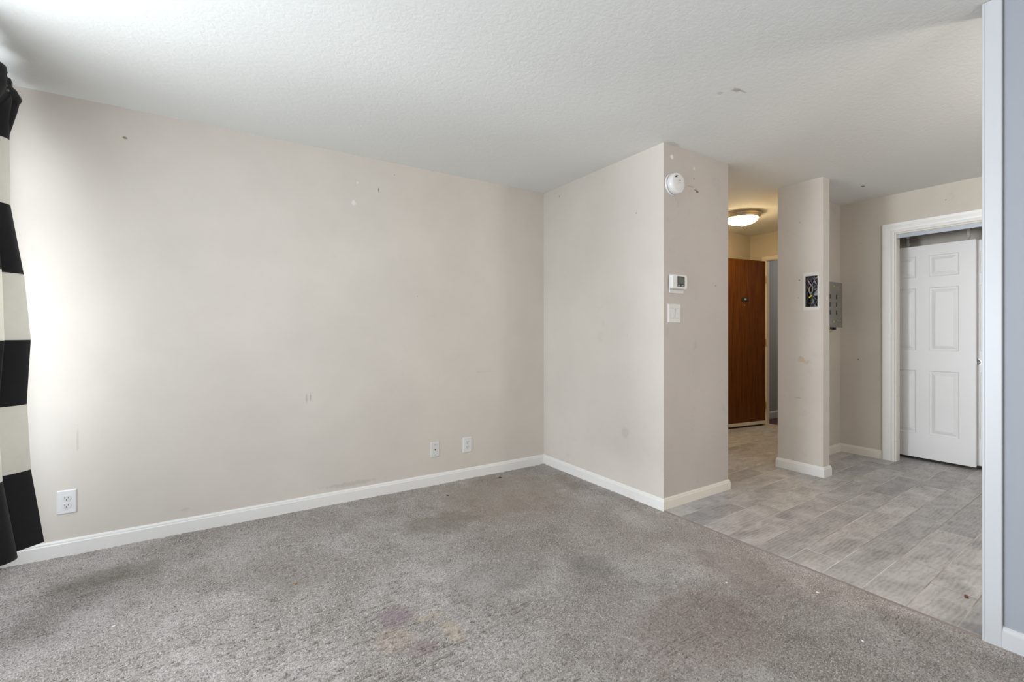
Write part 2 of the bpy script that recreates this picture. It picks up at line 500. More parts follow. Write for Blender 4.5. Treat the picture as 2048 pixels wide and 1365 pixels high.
ZF = -0.03
struct('ceiling', G().box(-1.1, 8.6, -2.35, 3.6, H, H + 0.1), m_ceil, 'off-white knockdown-textured ceiling')
struct('wall_back', G().box(-1.05, XB + 0.1, YA, YA + 0.1, ZF, H), m_wall_back, 'long warm grey wall with two wall plates and an outlet')
struct('wall_return', G().box(XB, XC2, YC + 0.001, YA, ZF, H), m_wall_b, 'short pale return wall at the corner')
struct('wall_thermostat', G().box(XB + 0.0005, XC2, YC, YC + 0.1, ZF, H), m_wall_c, 'shaded stub wall carrying the thermostat')
g = G(); wall_x(g, XW - 0.1, XW, YR - 0.1, YA, ZF, H, [(0.75, 3.21, 0.02, 2.32)])
struct('wall_left', g, m_wall, 'window wall behind the striped curtain')
g = G()
g.box(XW, 0.0, YR - 0.1, YR, ZF, H); g.box(1.6, 3.2, YR - 0.1, YR, ZF, H); g.box(4.6, XD + .1, YR - 0.1, YR, ZF, H)
g.box(0.0, 1.6, YR - 0.1, YR, ZF, 0.75); g.box(0.0, 1.6, YR - 0.1, YR, 2.1, H)
g.box(3.2, 4.6, YR - 0.1, YR, ZF, 0.95); g.box(3.2, 4.6, YR - 0.1, YR, 2.1, H)
struct('wall_rear', g, m_wall, 'rear wall behind the viewer')
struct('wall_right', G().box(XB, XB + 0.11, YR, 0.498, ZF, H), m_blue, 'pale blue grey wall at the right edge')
# pillar with a square-cut hole for the open electrical box
g = G(); wall_x(g, XP, XP + 0.085, YP1, YP2, 0, H, [(1.798, 1.893, 1.389, 1.644)])
g.box(XP + 0.085, XP2, YP1, YP2, 0, H)
struct('wall_pillar', g, m_pillar, 'narrow free-standing wall end with an open electrical box')
struct('wall_breaker', G().box(XP2, XE, YD, YD + 0.1, 0, H), m_wall_closet, 'recessed wall carrying the grey metal electrical box')
g = G(); wall_x(g, XD, XD + 0.075, YR, YD, 0, H, [(0.10, 1.628, 0, 2.085)])
struct('wall_closet', g, m_wall_closet, 'beige wall around the sliding closet doors')
g = G(); g.box(5.66, 5.74, YR, 2.065, ZF, H); g.box(XD + 0.075, 5.66, 1.94, 2.065, 0, H); g.box(XD + 0.075, 5.66, -0.3, -0.2, 0, H)
struct('wall_closet_inside', g, m_wall_closet, 'beige inside walls of the closet')
struct('wall_entry_side', G().box(XC2, XE + 0.062, YE, YE + 0.1, ZF, H), m_wall_entry, 'cream side wall of the entry behind the open door')
g = G(); wall_x(g, XE, XE + 0.06, YD + 0.1, YE, 0, H, [(2.25, 3.165, 0, 2.107)])
struct('wall_entry_end', g, m_wall_entry, 'cream wall over the entrance doorway')
g = G(); g.box(XE + 0.062, 8.5, 3.385, 3.465, -0.05, H); g.box(8.5, 8.6, 1.2, 3.465, -0.05, H); g.box(6.0, 8.5, 1.2, 1.3, -0.05, H)
g.box(XE + 0.06, XE + 0.10, 1.3, 2.25, -0.05, H); g.box(XE + 0.06, XE + 0.10, 2.25, 3.165, 2.14, H)
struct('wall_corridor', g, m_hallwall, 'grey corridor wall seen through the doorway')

# ---- floor: slabs, then tiles as its pieces
g = G()
g.box(-1.05, XB - 0.0035, YR - 0.1, YA + 0.1, -0.08, -0.026)
g.box(XB - 0.0035, 6.0, YR - 0.1, YA + 0.1, -0.08, -0.0011)
floor_o = struct('floor', g, m_grout, 'grey wood-look plank tile floor with grouted joints')
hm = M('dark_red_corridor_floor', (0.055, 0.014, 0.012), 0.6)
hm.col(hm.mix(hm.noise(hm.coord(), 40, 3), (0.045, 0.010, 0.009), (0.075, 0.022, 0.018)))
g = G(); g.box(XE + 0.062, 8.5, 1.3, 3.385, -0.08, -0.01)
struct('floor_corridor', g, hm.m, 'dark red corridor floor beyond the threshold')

SL = 0.0254
W_, L_ = 0.1625, 0.624
phase = {2: 2.51, 1: 2.99, 0: 2.818, -1: 2.69, -2: 2.53, -3: 2.994, -4: 2.812, -5: 2.687}
rnd = random.Random(5)
ca, sa = math.cos(math.atan(SL)), math.sin(math.atan(SL))
TX0, TX1 = XB - 0.006, 5.915
solids = [(XB - 1, XC2, YC - .001, 9), (XP, XP2, YP1, YP2)]
ntile = 0
def clip(poly, ax, lim, keep_less):
    out = []
    for i in range(len(poly)):
        p, q = poly[i], poly[(i + 1) % len(poly)]
        ip = (p[ax] <= lim) == keep_less; iq = (q[ax] <= lim) == keep_less
        if ip: out.append(p)
        if ip != iq:
            t = (lim - p[ax]) / (q[ax] - p[ax])
            out.append((p[0] + t * (q[0] - p[0]), p[1] + t * (q[1] - p[1])))
    return out
for row in range(-20, 14):
    v0 = 1.227 + row * W_
    ph = phase.get(row, rnd.uniform(2.4, 3.0))
    k0 = -2
    for k in range(k0, 7):
        u0 = ph + k * L_
        gp = 0.0022
        u1 = u0 + L_
        if u1 < TX0 + 0.07: continue
        if u0 < TX0 + 0.07: u0 = min(u0, TX0 - 0.1)
        def P(u, v):       # v measured at x = 2.5
            return (2.5 + (u - 2.5) * ca - (v - v0) * sa * 0.5, v + (u - 2.5) * SL)
        poly = [P(u0 + gp, v0 + gp), P(u1 - gp, v0 + gp), P(u1 - gp, v0 + W_ - gp), P(u0 + gp, v0 + W_ - gp)]
        poly = clip(poly, 0, TX0, False); poly = clip(poly, 0, TX1, True) if len(poly) > 2 else []
        if len(poly) > 2: poly = clip(poly, 1, YE - 0.002, True)
        if len(poly) > 2: poly = clip(poly, 1, -1.6, False)
        # tile stops at the long block under the thermostat wall
        if len(poly) > 2 and min(p[0] for p in poly) < XC2 and max(p[1] for p in poly) > YC + 0.02:
            if max(p[0] for p in poly) < XC2 + 0.02:
                poly = clip(poly, 1, YC + 0.02, True)
            elif min(p[1] for p in poly) > YC:
                poly = clip(poly, 0, XC2 - 0.001, False)
        if len(poly) < 3: continue
        cx_, cy_ = sum(p[0] for p in poly) / len(poly), sum(p[1] for p in poly) / len(poly)
        ar = abs(sum(poly[i][0] * poly[(i + 1) % len(poly)][1] - poly[(i + 1) % len(poly)][0] * poly[i][1] for i in range(len(poly)))) / 2
        if ar < 0.0006: continue
        dz = rnd.uniform(-0.0006, 0.0004)
        bm = bmesh.new()
        bot = [bm.verts.new((x - cx_, y - cy_, -0.010)) for x, y in poly]
        mid = [bm.verts.new((x - cx_, y - cy_, -0.0012)) for x, y in poly]
        R0 = max(math.hypot(x - cx_, y - cy_) for x, y in poly)
        top = []
        for x, y in poly:
            d = math.hypot(x - cx_, y - cy_); s_ = max(0.0, (d - 0.0018) / d)
            top.append(bm.verts.new(((x - cx_) * s_, (y - cy_) * s_, 0)))
        n = len(poly)
        bm.faces.new(top)
        for a, b in ((bot, mid), (mid, top)):
            for i in range(n): bm.faces.new((a[i], a[(i + 1) % n], b[(i + 1) % n], b[i]))
        bmesh.ops.recalc_face_normals(bm, faces=bm.faces)
        me = bpy.data.meshes.new('tile'); bm.to_mesh(me); bm.free(); me.materials.append(m_tile)
        o = bpy.data.objects.new('tile', me); C.objects.link(o); o.parent = floor_o; o.location = (cx_, cy_, dz)
        ntile += 1
print('tiles', ntile)

struct('trim_7', G().box(XB - 0.0085, XB - 0.0062, 0.505, YC - 0.014, -0.022, -0.0012), paint('brown_edge_strip', (0.25, 0.20, 0.17), 0.8), 'thin brown edge line where the tile meets the carpet')
# ---- carpet: one woven surface, real relief in the area that can be seen
def smooth_noise(shape, fx, fy, seed):
    r = np.random.RandomState(seed)
    ny, nx = shape
    gy, gx = int(ny / fy) + 3, int(nx / fx) + 3
    a = r.rand(gy, gx)
    y = np.arange(ny) / fy; x = np.arange(nx) / fx
    iy = y.astype(int); ix = x.astype(int)
    ty = (y - iy); tx = (x - ix)
    ty = (ty * ty * (3 - 2 * ty))[:, None]; tx = (tx * tx * (3 - 2 * tx))[None, :]
    A = a[np.ix_(iy, ix)]; B = a[np.ix_(iy, ix + 1)]; D_ = a[np.ix_(iy + 1, ix)]; E_ = a[np.ix_(iy + 1, ix + 1)]
    return (A * (1 - tx) + B * tx) * (1 - ty) + (D_ * (1 - tx) + E_ * tx) * ty
cx0, cx1, cy0, cy1, step = XW, XB - 0.0085, 0.22, YA, 0.0050
nx = int((cx1 - cx0) / step) + 1; ny = int((cy1 - cy0) / 0.0029) + 1
xs = np.linspace(cx0, cx1, nx); ys = np.linspace(cy0, cy1, ny)
XX, YY = np.meshgrid(xs, ys)
r = np.random.RandomState(3)
tuft = smooth_noise((ny, nx), 1.4, 2.2, 1) * 0.65 + smooth_noise((ny, nx), 1.01, 1.3, 2) * 0.35
dash = smooth_noise((ny, nx), 8.0, 2.0, 7)                     # short cut lines along X
area_dash = np.clip(smooth_noise((ny, nx), 60, 80, 11) * 0.9 - 0.2 + 0.75 * np.clip(1.5 - XX, 0, 1), 0.3, 1)
her = np.sin((XX * 0.75 + YY * np.where(np.sin(XX * 24) > 0, 1, -1)) * 2 * PI / 0.021)
rib = np.sin(YY * 2 * PI / 0.0135 + 2.2 * smooth_noise((ny, nx), 25, 40, 31)) * smooth_noise((ny, nx), 40, 70, 33)
hh = 0.0055 * tuft + 0.0011 * rib + 0.0105 * np.clip((0.35 - dash) * 5.5, 0, 1) * -area_dash + 0.0007 * her * area_dash
hh += 0.003 * (smooth_noise((ny, nx), 60, 100, 21) - 0.5)
lift = np.clip(1 - (XB - 0.0085 - XX) / 0.05, 0, 1)
Z = ZC - 0.002 + hh * (1 - 0.5 * lift) + 0.008 * lift
V = np.stack([XX, YY, Z], -1).reshape(-1, 3).astype(np.float32)
idx = np.arange(ny * nx).reshape(ny, nx)
q = np.stack([idx[:-1, :-1], idx[:-1, 1:], idx[1:, 1:], idx[1:, :-1]], -1).reshape(-1, 4)
extra = np.array([(cx0, YR, ZC), (cx1, YR, ZC), (cx1, cy0 + .002, ZC), (cx0, cy0 + .002, ZC)], np.float32)
b0 = len(V); V = np.vstack([V, extra]); q = np.vstack([q, [[b0, b0 + 1, b0 + 2, b0 + 3]]]).astype(np.int32)
me = bpy.data.meshes.new('carpet')
me.vertices.add(len(V)); me.vertices.foreach_set('co', V.ravel())
me.loops.add(q.size); me.loops.foreach_set('vertex_index', q.ravel())
me.polygons.add(len(q)); me.polygons.foreach_set('loop_start', np.arange(0, q.size, 4, dtype=np.int32))
me.update(calc_edges=True); me.validate()
me.materials.append(m_carpet)
me.polygons.foreach_set('use_smooth', [True] * len(me.polygons))
o = bpy.data.objects.new('carpet', me); C.objects.link(o)
tag(o, 'stained taupe grey cut-pile carpet covering the room floor', 'carpet', kind='stuff')

# ------------------------------------------------------------------ baseboards
def bb_seg(name, p0, p1, m0, m1, z0, h, mat, label, d=0.013):
    """board along p0->p1 with the room on the left; m = +1 outside mitre, -1 inside mitre, 0 square"""
    p0, p1 = Vector((*p0, 0)), Vector((*p1, 0))
    t = (p1 - p0).normalized(); n = Vector((-t.y, t.x, 0))
    zt = z0 + h
    prof = [(0, z0), (d, z0), (d, zt - 0.020), (d * 0.78, zt - 0.0155), (d * 0.72, zt - 0.008), (d * 0.42, zt - 0.001), (0, zt)]
    g = G()
    A = [g.bm.verts.new(p0 + n * k - t * k * m0 + Vector((0, 0, z))) for k, z in prof]
    B = [g.bm.verts.new(p1 + n * k + t * k * m1 + Vector((0, 0, z))) for k, z in prof]
    g.bm.faces.new(A); g.bm.faces.new(B)
    for i in range(len(prof)):
        j = (i + 1) % len(prof)
        g.bm.faces.new((A[i], A[j], B[j], B[i]))
    return struct(name, g, mat, label)
zb = ZC - 0.006
bb_seg('baseboard_back', (XB, YA), (XW, YA), -1, -1, zb, 0.092, m_trim, 'white baseboard under the long wall')
bb_seg('baseboard_return', (XB, YC), (XB, YA), 1, -1, zb, 0.092, m_trim, 'white baseboard under the short return wall')
bb_seg('baseboard_thermostat', (XC2, YC), (XB, YC), 1, 1, zb + .004, 0.091, m_trimcream, 'cream white baseboard under the thermostat wall')
bb_seg('baseboard_thermostat_end', (XC2, YC + 0.5), (XC2, YC), 0, 1, 0, 0.074, m_trimcream, 'cream baseboard round the end of the thermostat wall')
bb_seg('baseboard_left', (XW, YA), (XW, 3.22), -1, 0, zb, 0.092, m_trim, 'white baseboard stub in the curtain corner')
bb_seg('baseboard_left_rear', (XW, 0.7), (XW, YR), 0, -1, zb, 0.092, m_trim, 'white baseboard beside the viewer')
bb_seg('baseboard_pillar', (XP, YP1), (XP, YP2), 1, 1, 0.0, 0.084, m_trim, 'chipped white baseboard across the pillar face')
bb_seg('baseboard_pillar_side', (XP2, YP1), (XP, YP1), 1, 1, 0.0, 0.084, m_trim, 'white baseboard on the narrow pillar side')
bb_seg('baseboard_pillar_back', (XP2, YD), (XP2, YP1), -1, 1, 0.0, 0.084, m_trim, 'white baseboard behind the pillar')
bb_seg('baseboard_breaker', (XD, YD), (XP2, YD), -1, -1, 0.0, 0.080, m_trimcream, 'cream baseboard under the grey metal box')
bb_seg('baseboard_closet', (XD, 1.722), (XD, YD), 0, -1, 0.0, 0.080, m_trimcream, 'cream baseboard left of the closet')
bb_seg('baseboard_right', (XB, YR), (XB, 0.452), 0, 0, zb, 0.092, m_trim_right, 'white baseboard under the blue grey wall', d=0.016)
bb_seg('baseboard_corridor', (8.5, 3.385), (XE + 0.10, 3.385), 0, 0, -0.01, 0.10, paint('grey_white_trim', (0.6, 0.6, 0.6)), 'pale baseboard in the corridor')

# ------------------------------------------------------------------ trims
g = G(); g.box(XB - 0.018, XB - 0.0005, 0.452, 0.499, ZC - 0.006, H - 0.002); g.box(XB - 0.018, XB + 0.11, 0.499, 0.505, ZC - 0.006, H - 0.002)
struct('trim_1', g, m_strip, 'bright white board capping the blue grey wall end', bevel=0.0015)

def casing(name, x, out, y0, y1, zt, w, mat, label, prof=None, z0=0.0):
    """three-sided mitred casing on the face x, opening y0..y1, height zt; out = -1 towards -X"""
    prof = prof or [(0, 0), (0, 0.010), (0.006, 0.013), (0.020, 0.013), (0.026, 0.010), (0.040, 0.012), (0.064, 0.018), (w, 0.020), (w, 0)]
    g = G()
    rows = []
    for o_, d_ in prof:
        X = x + out * d_
        rows.append([g.bm.verts.new(p) for p in ((X, y1 + o_, z0), (X, y1 + o_, zt + o_), (X, y0 - o_, zt + o_), (X, y0 - o_, z0))])
    for i in range(len(rows)):
        a, b = rows[i], rows[(i + 1) % len(rows)]
        for k in range(3): g.bm.faces.new((a[k], a[k + 1], b[k + 1], b[k]))
    g.bm.faces.new([r_[0] for r_ in rows]); g.bm.faces.new([r_[3] for r_ in rows])
    return struct(name, g, mat, label)
casing('trim_2', XD, -1, 0.10, 1.629, 2.086, 0.086, m_trim, 'moulded white casing around the closet opening')
g = G(); g.box(XD - 0.003, XD + 0.078, 1.616, 1.628, 0, 2.085); g.box(XD - 0.003, XD + 0.078, 0.10, 0.112, 0, 2.085); g.box(XD - 0.003, XD + 0.078, 0.112, 1.616, 2.072, 2.085)
struct('trim_3', g, m_trimcream, 'flat jamb lining the closet opening', bevel=0.001)
# entrance door frame
casing('trim_4', XE, -1, 2.25, 3.160, 2.100, 0.042, m_trimcream, 'cream casing over the entrance doorway', prof=[(0, 0), (0, 0.014), (0.036, 0.018), (0.042, 0.014), (0.042, 0)])
g = G(); g.box(XE - 0.002, XE + 0.062, 3.147, 3.165, 0, 2.107); g.box(XE - 0.002, XE + 0.062, 2.25, 2.268, 0, 2.107); g.box(XE - 0.002, XE + 0.062, 2.268, 3.147, 2.09, 2.107)
struct('trim_5', g, m_trimcream, 'cream jamb of the entrance doorway', bevel=0.001)
g = G(); g.prism_y([(XE - 0.05, 0.0), (XE - 0.03, 0.010), (XE + 0.06, 0.012), (XE + 0.09, 0.0)], 2.268, 3.147)
struct('trim_6', g, paint('worn_tan_threshold', (0.42, 0.33, 0.22)), 'worn tan threshold under the entrance doorway')

# ------------------------------------------------------------------ windows (out of the frame; rear and kitchen ones added for fill light)
def window_frame(name, glass, axis, a0, a1, z0, z1, c, label, bars):
    e = tag(bpy.data.objects.new(name, None), label, kind='structure'); C.objects.link(e)
    e.location = (0, 0, 0)
    def bx(lo, hi, zlo, zhi, d0, d1):
        g = G()
        if axis == 'x': g.box(c + d0, c + d1, lo, hi, zlo, zhi)
        else: g.box(lo, hi, c + d0, c + d1, zlo, zhi)
        return g
    f = 0.05
    for lo, hi, zl, zh in ((a0, a0 + f, z0, z1), (a1 - f, a1, z0, z1), (a0 + f, a1 - f, z0, z0 + f), (a0 + f, a1 - f, z1 - f, z1)):
        bx(lo, hi, zl, zh, -0.03, 0.03).build('window_frame', m_strip, e, bevel=0.002)
    for b in bars:
        bx(b - 0.03, b + 0.03, z0 + f, z1 - f, -0.02, 0.02).build('window_mullion', m_strip, e, bevel=0.002)
    edges = [a0 + f] + sum([[b - 0.03, b + 0.03] for b in bars], []) + [a1 - f]
    for lo, hi in zip(edges[::2], edges[1::2]):
        bx(lo, hi, z0 + f, z1 - f, -0.002, 0.002).build('pane', m_glass, e)
window_frame('window_1', m_glass, 'x', 0.75, 3.21, 0.02, 2.32, XW - 0.05, 'white framed glass patio door in the left wall', [1.915])
window_frame('added_window_2', m_glass, 'y', 0.0, 1.6, 0.75, 2.1, YR - 0.05, 'unseen white framed window behind the viewer, added for fill light', [0.8])  # added opening, gives fill from the rear
window_frame('added_window_3', m_glass, 'y', 3.2, 4.6, 0.95, 2.1, YR - 0.05, 'unseen white framed kitchen window, added for fill light', [3.9])  # added opening, gives fill on the kitchen side

# ------------------------------------------------------------------ curtain and rod
RODX, RODZ = -0.845, 2.335
def rod_curtain():
    g = G()
    g.tube([(RODX, 0.45, RODZ), (RODX, 3.22, RODZ)], 0.011, 16)
    e = empty('curtain_rod', (0, 0, 0), 0, 'dull grey curtain rod with a round end cap beside the ceiling corner', 'curtain rod')
    g.build('pole', m_rod, e, smooth=True)
    G().lathe([(0.0, 0), (0.016, 0.0), (0.021, 0.005), (0.022, 0.016), (0.018, 0.026), (0.0, 0.029)], (RODX, 3.247, RODZ), 'y', 24).build('finial', m_rod, e, smooth=True)
    for y in (0.6, 3.10):
        b = G(); b.box(XW, XW + 0.004, y - 0.02, y + 0.02, RODZ - 0.04, RODZ + 0.03); b.box(XW + 0.004, RODX + 0.012, y - 0.007, y + 0.007, RODZ - 0.022, RODZ - 0.012)
        b.build('bracket', m_rod, e, bevel=0.001)
rod_curtain()

def curtain(name, y_of, x_of, ny_, label, mats, stripes, zt, zb_, fold, ph, depth=1.0, header=0.0):
    zs = []
    b = [zt] + stripes + [zb_]
    for a, c_ in zip(b, b[1:]):
        n_ = max(2, int(abs(a - c_) / 0.028))
        zs += [(a + (c_ - a) * k / n_, None) for k in range(n_)]
    zs.append((zb_, None))
    zs = [z for z, _ in zs]
    g = G(); rows = []
    for z in zs:
        row = []
        for k in range(ny_ + 1):
            u = k / ny_
            row.append(g.bm.verts.new((x_of(u, z), y_of(u, z), z)))
        rows.append(row)
    for i in range(len(zs) - 1):
        zc = (zs[i] + zs[i + 1]) / 2
        s_ = sum(1 for t in stripes if zc < t)
        for k in range(ny_):
            f = g.bm.faces.new((rows[i][k], rows[i][k + 1], rows[i + 1][k + 1], rows[i + 1][k]))
            f.material_index = s_ % 2
    return g
KZ = [2.37, 2.26, 2.10, 1.777, 1.446, 1.14, 0.851, 0.543, 0.20]
KX = [-0.852, -0.850, -0.848, -0.834, -0.779, -0.747, -0.7505, -0.730, -0.679]
KY = [3.20, 3.19, 3.16, 3.12, 3.08, 3.04, 3.00, 2.97, 2.95]
def kin(z, K):
    return float(np.interp(z, KZ[::-1], K[::-1]))
def cy_(u, z):
    low = max(0.0, min(1.0, (2.2 - z) / 2.0))
    return kin(z, KY) - u * (0.64 - 0.08 * low) + 0.012 * math.sin(u * 31 + z * 1.5) * low
def cx_f(u, z):
    low = max(0.0, min(1.0, (2.25 - z) / 2.0))
    e = kin(z, KX)
    base = RODX + (e - RODX) * math.exp(-u * 1.2)
    ph = u * 2 * PI * 3.1 + 0.5 * math.sin(z * 2.3 + u * 4) * low
    amp = 0.034 + 0.006 * low
    s_ = math.cos(ph) - math.cos(0.5 * math.sin(z * 2.3) * low)
    taper = min(1.0, u * 8)
    up = max(0.0, min(1.0, (z - 2.18) / 0.12)) * min(1, u * 9)
    amp *= 1 - 0.6 * up
    base += 0.036 * up
    return base + amp * s_ * taper + 0.012 * low * math.sin(u * 9 + z * 3.1) * min(1, u * 6)
STR = [2.10, 1.78, 1.45, 1.14, 0.842, 0.543]
g = curtain('curtain', cy_, cx_f, 260, '', None, STR, 2.385, 0.205, 0, 0)
# header wraps round the rod at the corner: fold the top outer edge back
cur = g.build('curtain', [m_cblack, m_cwhite], smooth=True)
sm = cur.modifiers.new('thickness', 'SOLIDIFY'); sm.thickness = 0.0022; sm.offset = 0
tag(cur, 'floor-length curtain in wide black and off-white horizontal stripes at the left edge', 'curtain')
# header gathered at the rod end, next to the end cap
hb_ = G()
hb_.tube([(RODX - 0.016, 3.02, 2.345), (RODX - 0.012, 3.10, 2.338), (RODX - 0.006, 3.17, 2.331), (RODX - 0.002, 3.226, 2.322)], [0.012, 0.026, 0.032, 0.026], 18)
hb_.tube([(RODX - 0.006, 3.205, 2.325), (RODX - 0.008, 3.190, 2.26), (RODX - 0.012, 3.175, 2.18), (RODX - 0.014, 3.165, 2.11)], [0.030, 0.026, 0.017, 0.007], 14)
hdr = hb_.build('curtain_header', m_cblack, cur, smooth=True)

# bent hook in the ceiling corner
hk = G(); hk.tube([(-0.872, 3.17, 2.44), (-0.872, 3.17, 2.425), (-0.867, 3.165, 2.419), (-0.858, 3.16, 2.418), (-0.852, 3.157, 2.423), (-0.853, 3.158, 2.429)], 0.002, 8)
tag(hk.build('ceiling_hook', m_rod, smooth=True), 'small bent metal hook in the ceiling above the curtain', 'hook')

# ------------------------------------------------------------------ wall plates
def rounded(w, h, r, n=5):
    out = []
    for cxs, czs, a0 in ((1, 1, 0), (-1, 1, PI / 2), (-1, -1, PI), (1, -1, 1.5 * PI)):
        for k in range(n + 1):
            a = a0 + PI / 2 * k / n
            out.append((cxs * (w / 2 - r) + r * math.cos(a), czs * (h / 2 - r) + r * math.sin(a)))
    return out
def plate(e, w, h, mat, t=0.006):
    g = G(); o1 = rounded(w, h, 0.004); o2 = rounded(w - 0.008, h - 0.008, 0.003)
    A = [g.bm.verts.new((x, 0, z)) for x, z in o1]; B = [g.bm.verts.new((x, -t * 0.45, z)) for x, z in o1]; D2 = [g.bm.verts.new((x, -t, z)) for x, z in o2]
    n = len(A)
    g.bm.faces.new(A); g.bm.faces.new(D2)
    for a, b in ((A, B), (B, D2)):
        for k in range(n): g.bm.faces.new((a[k], a[(k + 1) % n], b[(k + 1) % n], b[k]))
    return g.build('cover_plate', mat, e)
def outlet(name, x, z, w, h, label):
    e = empty(name, (x, YA, z), 0, label, 'outlet', 'duplex outlets on the long wall')
    plate(e, w, h, m_plastic)
    for s_ in (1, -1):
        zc = s_ * 0.0195
        g = G()
        o1 = []
        for k in range(28):
            a = 2 * PI * k / 28
            o1.append((0.0175 * math.cos(a), zc + max(-0.0135, min(0.0135, 0.0175 * math.sin(a)))))
        g.prism_y(o1, -0.0055, -0.0085)
        r_ = g.build('receptacle', m_plastic2, e)
        G().box(-0.0078, -0.0055, -0.0092, -0.0084, zc - 0.001, zc + 0.0085).build('slot', m_dark, r_)
        G().box(0.0055, 0.0075, -0.0092, -0.0084, zc + 0.0005, zc + 0.008).build('slot', m_dark, r_)
        G().lathe([(0.0026, 0.0084), (0.0026, 0.0092)], (0, 0, zc - 0.0068), 'y', 14).build('ground_hole', m_dark, r_)
    G().lathe([(0.0028, 0.005), (0.0028, 0.0068), (0.0018, 0.0074)], (0, 0, 0), 'y', 14).build('screw', m_plastic2, e)
    return e
outlet('wall_outlet', -0.682, 0.2695, 0.079, 0.126, 'white duplex outlet nearest the striped curtain, low on the wall')
outlet('wall_outlet', 1.710, 0.259, 0.080, 0.124, 'small white duplex outlet nearest the far room corner')
e = empty('cable_plate', (1.427, YA, 0.2585), 0, 'white blank cable plate with one dark centre hole, left of the far outlet', 'wall plate')
plate(e, 0.073, 0.117, m_plastic2, 0.008)
G().lathe([(0.0055, 0.0075), (0.0055, 0.0088)], (0, 0, 0), 'y', 18).build('cable_hole', m_dark, e)
for zc in (0.042, -0.042):
    G().lathe([(0.003, 0.0075), (0.003, 0.009), (0.002, 0.0095)], (0, 0, zc), 'y', 12).build('screw', m_grey, e)
G().box(0.006, 0.018, -0.0084, -0.0078, 0.036, 0.0385).build('label_mark', m_grey, e)
G().box(-0.003, 0.003, -0.0084, -0.0078, 0.036, 0.0395).build('label_mark', m_grey, e)

# ------------------------------------------------------------------ smoke detector
e = empty('smoke_detector', (2.577, YC, 2.173), 0, 'round white smoke detector high on the stub wall', 'smoke detector')
G().lathe([(0.0, 0), (0.075, 0), (0.075, 0.006), (0.073, 0.010), (0.070, 0.011)], (0, 0, 0), 'y', 56).build('base_plate', m_plastic, e, smooth=True)
G().lathe([(0.060, 0.010), (0.060, 0.0165), (0.070, 0.0175), (0.071, 0.026), (0.0685, 0.0275), (0.0685, 0.029), (0.0705, 0.030), (0.069, 0.044), (0.064, 0.050), (0.058, 0.0525), (0.0, 0.054)], (0, 0, 0), 'y', 56).build('cover', m_plastic, e, smooth=True)
for k in range(4):
    g = G(); x = -0.034 + k * 0.0055
    g.tube([(x - 0.006, -0.0537, 0.030 + 0.001 * k), (x + 0.006, -0.0537, 0.044 + 0.001 * k)], 0.0013, 6)
    g.build('vent', m_black, e)
G().lathe([(0.0042, 0.053), (0.0042, 0.0555), (0.0, 0.056)], (0.012, 0, 0.017), 'y', 16).build('indicator', m_black, e)
G().lathe([(0.015, 0.053), (0.015, 0.0555), (0.013, 0.0562), (0.0, 0.0564)], (-0.014, 0, 0.002), 'y', 28).build('test_button', m_plastic2, e, smooth=True)
G().box(0.060, 0.067, -0.030, -0.020, -0.004, 0.010).build('side_slot', m_black, e)

# ------------------------------------------------------------------ thermostat
e = empty('thermostat', (2.612, YC, 1.513), 0, 'white digital thermostat with a small grey display', 'thermostat')
G().box(-0.070, 0.076, -0.007, 0, -0.072, 0.055).build('wall_plate', m_plastic, e, bevel=0.003)
G().prism_y([(x * 1 + 0.0, z + 0.003) for x, z in rounded(0.152, 0.096, 0.016, 6)], -0.007, -0.036).build('body', m_plastic, e, bevel=0.003)
d_ = G().box(-0.028, 0.047, -0.0375, -0.0355, -0.028, 0.040).build('display_bezel', m_black, e, bevel=0.0008)
G().box(-0.020, 0.039, -0.0382, -0.0374, -0.010, 0.033).build('display', m_lcd, d_)
for x in (-0.012, 0.024):
    G().box(x - 0.011, x + 0.011, -0.039, -0.0374, -0.024, -0.016).build('button', m_grey, e, bevel=0.0008)

# ------------------------------------------------------------------ double light switch
e = empty('light_switch', (2.594, YC, 1.305), 0, 'white plate with two rocker switches below the thermostat', 'light switch')
plate(e, 0.130, 0.127, m_plastic)
for x in (-0.024, 0.024):
    g = G()
    v = [(-0.0165, -0.0055), (-0.0165, -0.0062), (0.0165, -0.0062), (0.0165, -0.0055)]
    A = []
    for z, dep in ((-0.0333, 0.0062), (0.0, 0.0085), (0.0333, 0.0125)):
        A.append([g.bm.verts.new((x - 0.0165, -0.005, z)), g.bm.verts.new((x - 0.0165, -dep, z)), g.bm.verts.new((x + 0.0165, -dep, z)), g.bm.verts.new((x + 0.0165, -0.005, z))])
    for a, b in zip(A, A[1:]):
        for k in range(4): g.bm.faces.new((a[k], a[(k + 1) % 4], b[(k + 1) % 4], b[k]))
    g.bm.faces.new(A[0]); g.bm.faces.new(A[-1])
    g.build('rocker', m_plastic, e, bevel=0.0006)
    g = G()
    for a in ((x - 0.0185, x - 0.0172, -0.035, 0.035), (x + 0.0172, x + 0.0185, -0.035, 0.035), (x - 0.0185, x + 0.0185, -0.035, -0.034), (x - 0.0185, x + 0.0185, 0.034, 0.035)):
        g.box(a[0], a[1], -0.0064, -0.0058, a[2], a[3])
    g.build('rocker_gap', m_grey, e)

